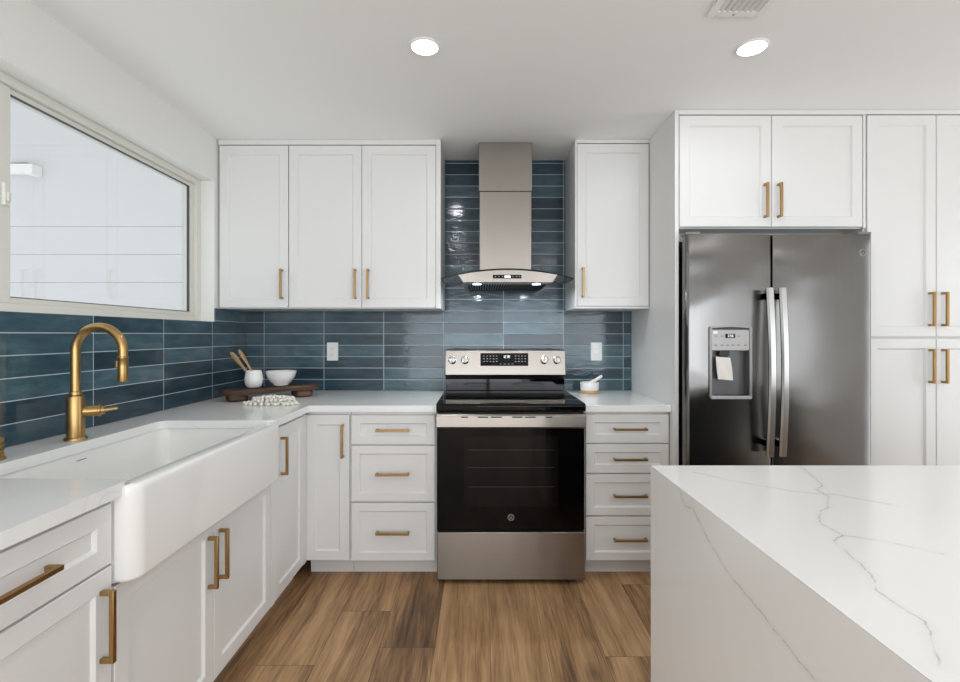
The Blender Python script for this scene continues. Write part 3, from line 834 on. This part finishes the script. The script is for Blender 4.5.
fl = obj('freezer_door', b, STEEL_F, c, angle=30)
cb = new(); box(cb, (1.141, FY-.05, .985), (1.325, FY+.045, 1.207)); cut(fl, cb)
b = new(); prism(b, door_plan(1.4495, FX1, outer='R'), .06, 1.782); fr = obj('fridge_door', b, STEEL_F, c, angle=30)
b = new(); box(b, (FX0+.01, 2.42, .012), (FX1-.01, 2.5, .055)); obj('kick_grille', b, BLACKP, c)
b = new(); box(b, (FX0-.003, 2.40, 1.7835), (FX0+.07, 2.47, 1.797)); obj('hinge_cover', b, GREYP, c, bevel=.002)
b = new(); box(b, (FX1-.07, 2.40, 1.7835), (FX1-.005, 2.47, 1.797)); obj('hinge_cover', b, GREYP, c, bevel=.002)
for X0, par in ((1.402, fl), (1.464, fr)):
    z0, z1 = .694, 1.512
    b = new(); L = []
    n = 24
    for i in range(n+1):
        t = i/n; z = z0+(z1-z0)*t
        y = FY-.052-.022*math.sin(PI*t)
        w = .0185
        L.append([b.verts.new(p) for p in ((X0-w, y+.004, z), (X0-w*.6, y-.004, z), (X0+w*.6, y-.004, z), (X0+w, y+.004, z), (X0+w, y+.010, z), (X0-w, y+.010, z))])
    for A, B in zip(L, L[1:]):
        for k in range(6): b.faces.new((A[k], A[(k+1) % 6], B[(k+1) % 6], B[k]))
    b.faces.new(L[0][::-1]); b.faces.new(L[-1])
    for z in (z0+.045, z1-.055): box(b, (X0-.012, FY-.048, z), (X0+.012, FY+.0045, z+.03))
    obj('door_handle', b, STEEL_B, par, angle=40)
# dispenser
dx0, dx1 = 1.126, 1.341
b = new()
prism(b, [(1.1405, .9855), (1.1405, 1.2065), (1.3255, 1.2065), (1.3255, .9855)], FY+.0445, FY+.0400, 'y'); 
DG = plain('dispenser_grey', rgb(96, 96, 98), .3, .2)
box(b, (1.1412, FY+.0125, .986), (1.1435, FY+.0445, 1.2065)); box(b, (1.3225, FY+.0125, .986), (1.3248, FY+.0445, 1.2065)); box(b, (1.1412, FY+.0125, 1.2035), (1.3248, FY+.0445, 1.2065))
dp = obj('dispenser_niche', b, DG, fl, smooth=False)
b = new(); o_ = rrect(dx0, .966, dx1, 1.326, .012, 4); i_ = rrect(1.1405, .985, 1.3255, 1.318, .006, 4)
n = len(o_); A = [b.verts.new((x, FY+.006, z)) for x, z in o_]; B = [b.verts.new((x+(.002 if x < 1.2 else -.002), FY-.006, z)) for x, z in o_]; C_ = [b.verts.new((x, FY-.006, z)) for x, z in i_]; D_ = [b.verts.new((x, FY+.006, z)) for x, z in i_]
for P, Q in ((A, B), (B, C_), (C_, D_), (D_, A)):
    for k in range(n): b.faces.new((P[k], P[(k+1) % n], Q[(k+1) % n], Q[k]))
obj('dispenser_bezel', b, plain('bezel_steel', rgb(128, 126, 123), .32, 1, var=.04), fl, angle=40)
b = new(); box(b, (1.1408, FY-.004, 1.2075), (1.3252, FY+.005, 1.3075)); cp = obj('dispenser_panel', b, plain('panel_grey', rgb(150, 148, 145), .3, .7, var=.05), fl, bevel=.001)
b = new(); prism(b, [(1.142, 1.3095), (1.324, 1.3095), (1.324, 1.3165)]+[(1.324-.182*i/10, 1.3165+.006*math.sin(PI*i/10)) for i in range(1, 10)]+[(1.142, 1.3165)], FY-.007, FY+.006, 'y'); obj('top_grip', b, BLACKP, fl)
b = new(); box(b, (1.207, FY-.0048, 1.268), (1.256, FY-.004, 1.289)); dd = obj('display', b, BLACKGLASS, cp)
b = new()
def pm(b, x, z, w, h): box(b, (x-w/2, FY-.0052, z-h/2), (x+w/2, FY-.0048, z+h/2))
for ch, x in (('3', 1.222), ('7', 1.231), ('0', 1.241)): seg7(b, ch, x, 1.2785, .005, .010, pm)
obj('display_digits', b, LED, dd)
b = new()
DK = plain('dark_print', rgb(70, 70, 70), .5)
for x in (1.160, 1.190, 1.218, 1.245, 1.272, 1.305): box(b, (x-.007, FY-.0046, 1.231), (x+.007, FY-.004, 1.235))
obj('printed_keys', b, DK, cp)
for x in (1.160, 1.192, 1.272):
    b = new(); box(b, (x-.007, FY-.0046, 1.276), (x+.007, FY-.004, 1.279)); obj('printed_mark', b, DK, cp)
b = new(); box(b, (1.1475, FY-.0046, 1.289), (1.1685, FY-.004, 1.302)); obj('white_sticker', b, PLASTIC, cp)
b = new(); prism(b, rrect(1.133, .966, 1.333, .9845, .006, 4), FY-.014, FY+.010, 'y'); tr = obj('drip_tray', b, STEEL_B, fl, bevel=.002)
b = new()
for i in range(12): box(b, (1.150+i*.0145, FY-.010, .9845), (1.158+i*.0145, FY+.004, .9855))
obj('tray_grille', b, DARKGAP, tr)
b = new(); box(b, (1.185, FY+.012, 1.18), (1.235, FY+.036, 1.206)); prism(b, [(FY+.014, 1.18), (FY+.02, 1.10), (FY+.026, 1.10), (FY+.024, 1.18)], 1.195, 1.228, 'x'); obj('paddle', b, BLACKP, fl)
monogram(fr, 1.893, FY+.0060, 1.691, .017)
# paper tag hanging from the paddle
b = new(); G_ = []
for i in range(7):
    for j in range(9):
        u = i/6; v = j/8
        x = 1.167+.074*u+.012*(1-v)*1.0-.004; z = 1.064+.112*v-.006*u
        y = FY+.004+.0035*math.sin(u*9+v*4)+.004*(v-.5)
        G_.append((b.verts.new((x, y, z)), b.verts.new((x, y+.0012, z))))
for i in range(6):
    for j in range(8):
        q = [i*9+j, (i+1)*9+j, (i+1)*9+j+1, i*9+j+1]
        b.faces.new([G_[k][0] for k in q]); b.faces.new([G_[k][1] for k in q][::-1])
edge = [j for j in range(9)]+[i*9+8 for i in range(1, 7)]+[6*9+j for j in range(7, -1, -1)]+[i*9 for i in range(5, 0, -1)]
for a, d in zip(edge, edge[1:]+edge[:1]): b.faces.new((G_[a][0], G_[d][0], G_[d][1], G_[a][1]))
tag(obj('paper_tag', b, PAPER), 'white crumpled paper tag hanging in the fridge water dispenser', 'tag')

# ------------------------------------------------------------------ ceiling cans and vent
cans = [(-.225, 1.93, 'round lit recessed ceiling light left of centre, above the range aisle'),
        (1.089, 1.936, 'round lit recessed ceiling light on the right, in front of the fridge'),
        (-.29, .53, 'recessed ceiling light above the camera'), (1.07, .53, 'recessed ceiling light over the island'),
        (-.25, -1.24, 'recessed ceiling light behind the camera on the left'), (1.05, -1.24, 'recessed ceiling light behind the camera on the right'),
        (2.45, .53, 'recessed ceiling light beyond the island'), (2.45, -1.24, 'recessed ceiling light far right behind the camera'),
        (-.25, -2.3, 'recessed ceiling light nearest the rear glass doors on the left'), (1.05, -2.3, 'recessed ceiling light nearest the rear glass doors on the right')]
for x, y, lab in cans:
    c = thing('recessed_light', lab, 'ceiling light', (x, y, H-.012), 'recessed ceiling lights')
    b = new(); lathe(b, [(.052, -.0005), (.060, -.0005), (.061, -.004), (.057, -.007), (.0525, -.007), (.052, -.0005)], (x, y, H), 40); obj('trim_ring', b, PLASTIC, c)
    b = new(); lathe(b, [(0, -.001), (.0515, -.001), (.0515, -.0055), (0, -.0055)], (x, y, H), 40); obj('diffuser', b, LAMP, c)
    area('can_light', (x, y, H-.009), (0, 0, 0), .10, .10, CAN_W, (.95, .985, 1.03), 'DISK')
c = thing('ceiling_vent', 'white slatted ceiling air vent at the top edge on the right', 'vent', (.914, 1.6, H-.01))
VX0, VX1, VY0, VY1 = .812, 1.016, 1.36, 1.742
b = new()
def ringz(b, x0, x1, y0, y1, w, z0, z1):
    box(b, (x0, y0, z0), (x0+w, y1, z1)); box(b, (x1-w, y0, z0), (x1, y1, z1)); box(b, (x0+w, y0, z0), (x1-w, y0+w, z1)); box(b, (x0+w, y1-w, z0), (x1-w, y1, z1))
ringz(b, VX0, VX1, VY0, VY1, .03, H-.009, H-.0008); obj('frame', b, PLASTIC, c, bevel=.002)
b = new(); box(b, (VX0+.031, VY0+.031, H-.0025), (VX1-.031, VY1-.031, H-.0008)); obj('duct_opening', b, plain('duct_grey', rgb(110, 110, 108), .7), c)
for i in range(7):
    x = VX0+.036+i*.0205
    b = new(); box(b, (-.0075, VY0+.031, -.001), (.0075, VY1-.031, .001), Matrix.Translation((x+.004, 0, H-.0075)) @ Matrix.Rotation(.5, 4, 'Y')); obj('slat', b, PLASTIC, c)
b = new(); lathe(b, [(0, -.012), (.003, -.0115), (.004, -.009), (0, -.009)], (.905, VY1-.014, H), 12); obj('screw', b, GREYP, c)

# ------------------------------------------------------------------ outlets
def outlet(X, z, label):
    c = thing('wall_outlet', label, 'outlet', (X, YB-T, z), 'wall outlets')
    y = YB-T
    b = new(); prism(b, rrect(X-.037, z-.06, X+.037, z+.06, .004, 3), y-.006, y-.0004, 'y'); obj('cover_plate', b, PLASTIC, c, bevel=.0015)
    b = new(); prism(b, rrect(X-.0165, z-.034, X+.0165, z+.034, .002, 3), y-.0085, y-.006, 'y'); r = obj('receptacle', b, CERAMIC, c, bevel=.0008)
    b = new()
    for s in (-1, 1):
        for dx in (-.006, .006): box(b, (X+dx-.001, y-.0088, z+s*.019-.004), (X+dx+.001, y-.0085, z+s*.019+.004))
        box(b, (X-.002, y-.0088, z+s*.019-.010), (X+.002, y-.0085, z+s*.019-.007))
    obj('slots', b, GREYP, r)
outlet(-.982, 1.1735, 'white wall outlet on the tiles left of the range, above the corner tray')
outlet(.763, 1.1735, 'white wall outlet on the tiles right of the range, above the mortar')

# ------------------------------------------------------------------ tray, cup, spoons, bowl, beads
ang = math.atan2(.30, .42)
tc = Vector((-1.222, 2.815, ZC1))
MT = Matrix.Translation(tc) @ Matrix.Rotation(ang, 4, 'Z')
c = bpy.data.objects.new('wooden_riser', None); COL.objects.link(c); c.location = tc; c.rotation_euler = (0, 0, ang)
tag(c, 'dark rustic wooden footed serving board in the counter corner', 'tray')
def local(name, bm, mat, parent, **k):
    """bm in the parent's own frame"""
    bmesh.ops.recalc_face_normals(bm, faces=bm.faces)
    me = bpy.data.meshes.new(name); bm.to_mesh(me); bm.free(); me.materials.append(mat)
    for p in me.polygons: p.use_smooth = True
    me.set_sharp_from_angle(angle=math.radians(40))
    o = bpy.data.objects.new(name, me); COL.objects.link(o); o.parent = parent
    return o
b = new()
n = 26; outl = []
for i in range(n+1):
    t = i/n; x = -.262+.524*t
    outl.append((x, -.078-.006*math.sin(t*9)+.05*abs(2*t-1)**6))
for i in range(n+1):
    t = 1-i/n; x = -.262+.524*t
    outl.append((x, .072+.005*math.sin(t*7+1)-.045*abs(2*t-1)**6))
prev = None
for z, s in ((.040, .97), (.045, 1.0), (.062, 1.0), (.067, .975)):
    L = [b.verts.new((x*(1-(1-s)*.35), y*s, z+(.004*math.sin(x*11)))) for x, y in outl]; m_ = len(L)
    if prev:
        for k in range(m_): b.faces.new((prev[k], prev[(k+1) % m_], L[(k+1) % m_], L[k]))
    else: b.faces.new(L[::-1])
    prev = L
b.faces.new(prev)
local('board', b, DARKWOOD, c)
for x in (-.185, .17):
    b = new(); prev = None
    for z, r in ((0.0005, .85), (.010, 1.0), (.028, 1.0), (.042, .92)):
        L = [b.verts.new((x+px*r, py*r, z)) for px, py in rrect(-.052, -.068, .052, .06, .03, 5)]; m_ = len(L)
        if prev:
            for k in range(m_): b.faces.new((prev[k], prev[(k+1) % m_], L[(k+1) % m_], L[k]))
        else: b.faces.new(L[::-1])
        prev = L
    b.faces.new(prev); local('foot', b, DARKWOOD, c)
ZT = ZC1+.0712
# ribbed cup
cx, cy = -1.312, 2.775
b = new(); n = 64; prof = [(0, 0), (.034, 0), (.045, .008), (.053, .03), (.0545, .05), (.051, .075), (.046, .094), (.0445, .098), (.042, .096), (.046, .07), (.049, .045), (.044, .014), (0, .010)]
lathe(b, [(q_*.9, z_) for q_, z_ in prof], (cx+.004, cy, ZT-.004), n)
for v in b.verts:
    dx, dy = v.co.x-cx-.004, v.co.y-cy; r = math.hypot(dx, dy)
    if r > .0455 or (r > .039 and v.co.z-ZT < .03):
        a = math.atan2(dy, dx); s = 1+.018*math.cos(a*16); v.co.x = cx+.004+dx*s; v.co.y = cy+dy*s
cup = obj('ceramic_cup', b, CERAMIC, angle=60); tag(cup, 'white ribbed ceramic cup holding wooden spoons, on the dark riser', 'cup')
# spoons
def spoon(base, tip, label, head, wid):
    base = Vector(base); tip = Vector(tip); d = (tip-base); Ln = d.length
    b = new()
    prof = [(0, .007), (.3, .009), (.5, .010), (.62, .012), (.74, wid), (.88, wid*1.05), (.96, wid*.8), (1.0, .003)]
    L = []
    for t, w in prof:
        th = .005 if t < .6 else .0042
        L.append([(w*math.cos(2*PI*k/12), th*math.sin(2*PI*k/12), t*Ln) for k in range(12)])
    q = d.to_track_quat('Z', 'Y').to_matrix().to_4x4(); M = Matrix.Translation(base) @ q @ Matrix.Rotation(head, 4, 'Z')
    R_ = [[b.verts.new(M @ Vector(p)) for p in r] for r in L]
    for A, B in zip(R_, R_[1:]):
        for k in range(12): b.faces.new((A[k], A[(k+1) % 12], B[(k+1) % 12], B[k]))
    b.faces.new(R_[0][::-1]); b.faces.new(R_[-1])
    tag(obj('wooden_spoon', b, PALEWOOD, angle=60), label, 'spoon', 'wooden spoons in the cup')
spoon((-1.289, 2.775, ZT+.012), (-1.452, 2.795, ZT+.198), 'pale wooden spoon leaning furthest left out of the white cup', 1.3, .017)
spoon((-1.283, 2.792, ZT+.012), (-1.420, 2.83, ZT+.212), 'pale wooden spoon with broader head, the right one in the cup', .2, .022)
# bowl
b = new(); lathe(b, [(0, 0), (.038, 0), (.042, .003), (.042, .008), (.060, .024), (.078, .052), (.087, .084), (.0845, .085), (.074, .055), (.058, .03), (0, .014)], (-1.188, 2.865, ZT-.001), 40)
bowl = obj('ceramic_bowl', b, CERAMIC, angle=50); tag(bowl, 'white ceramic bowl on the right half of the dark riser', 'bowl')
# bead garland
bd = thing('bead_garland', 'cream wooden bead garland piled on the counter in front of the dark riser', 'garland', (-1.09, 2.56, ZC1))
path = []
rnd = random.Random(3)
for lay, cnt, sc in ((0, 52, 1.0), (1, 30, .72), (2, 14, .45)):
    k = tries = 0
    while k < cnt and tries < 4000:
        tries += 1
        a = rnd.uniform(0, 2*PI); q = math.sqrt(rnd.random())
        p = (-1.112+.143*sc*q*math.cos(a), 2.560+.072*sc*q*math.sin(a), ZC1+.0098+.0155*lay)
        if all(math.dist(p, o) > .0165 for o in path): path.append(p); k += 1
b = new(); lathe(b, [(0, -.009), (.004, -.0082), (.0075, -.005), (.009, 0), (.0075, .005), (.004, .0082), (0, .009)], n=12)
me = bpy.data.meshes.new('bead'); b.to_mesh(me); b.free(); me.materials.append(STRINGM)
for p in me.polygons: p.use_smooth = True
for i, p in enumerate(path):
    o = bpy.data.objects.new('bead', me); COL.objects.link(o); o.parent = bd
    o.location = Vector(p)-bd.location; o.rotation_euler = (rnd.uniform(0, 3), rnd.uniform(0, 3), 0)
b = new(); tube(b, [(-1.262, 2.57, ZC1+.003), (-1.20, 2.59, ZC1+.012), (-1.14, 2.545, ZC1+.014), (-1.08, 2.58, ZC1+.012), (-1.00, 2.53, ZC1+.010), (-.965, 2.57, ZC1+.003)], .0018, 6); obj('cord', b, STRINGM, bd)
# folded cream cloth strip tucked under the board
b = new(); rows = []
for i in range(13):
    t = i/12; x = -1.262+.20*t; y = 2.662+.075*t
    rows.append([b.verts.new((x+dx, y+dy, ZC1+zz_+.003*math.sin(t*11))) for dx, dy, zz_ in ((-.02, .028, .012), (0, 0, .026), (.018, -.025, .012), (.024, -.034, .0045), (.018, -.024, .004), (0, 0, .004), (-.02, .028, .004))])
for A, B in zip(rows, rows[1:]):
    for k in range(7): b.faces.new((A[k], A[(k+1) % 7], B[(k+1) % 7], B[k]))
b.faces.new(rows[0][::-1]); b.faces.new(rows[-1])
tag(obj('folded_cloth', b, STRINGM), 'small cream cloth folded under the front edge of the dark riser', 'cloth')

# mortar and pestle
mx, my = .690, 3.065
c = thing('mortar', 'small white mortar with a wooden base on the counter right of the range', 'mortar', (mx, my, ZC1))
b = new(); lathe(b, [(0, .0005), (.057, .0005), (.060, .004), (.060, .014), (.056, .018), (0, .018)], (mx, my, ZC1), 40); obj('wooden_base', b, PALEWOOD, c)
b = new(); lathe(b, [(0, .0185), (.054, .0185), (.0575, .024), (.0585, .066), (.0565, .070), (.050, .069), (.047, .045), (.03, .03), (0, .028)], (mx, my, ZC1), 40); obj('mortar_bowl', b, CERAMIC, c)
b = new(); tube(b, [(mx-.022, my-.005, ZC1+.045), (mx-.016, my-.005, ZC1+.050), (mx+.01, my, ZC1+.066), (mx+.055, my, ZC1+.094), (mx+.074, my, ZC1+.106), (mx+.080, my, ZC1+.110)], [.008, .014, .012, .009, .010, .006], 16)
tag(obj('pestle', b, CERAMIC, angle=60), 'white pestle leaning out of the small mortar to the right', 'pestle')
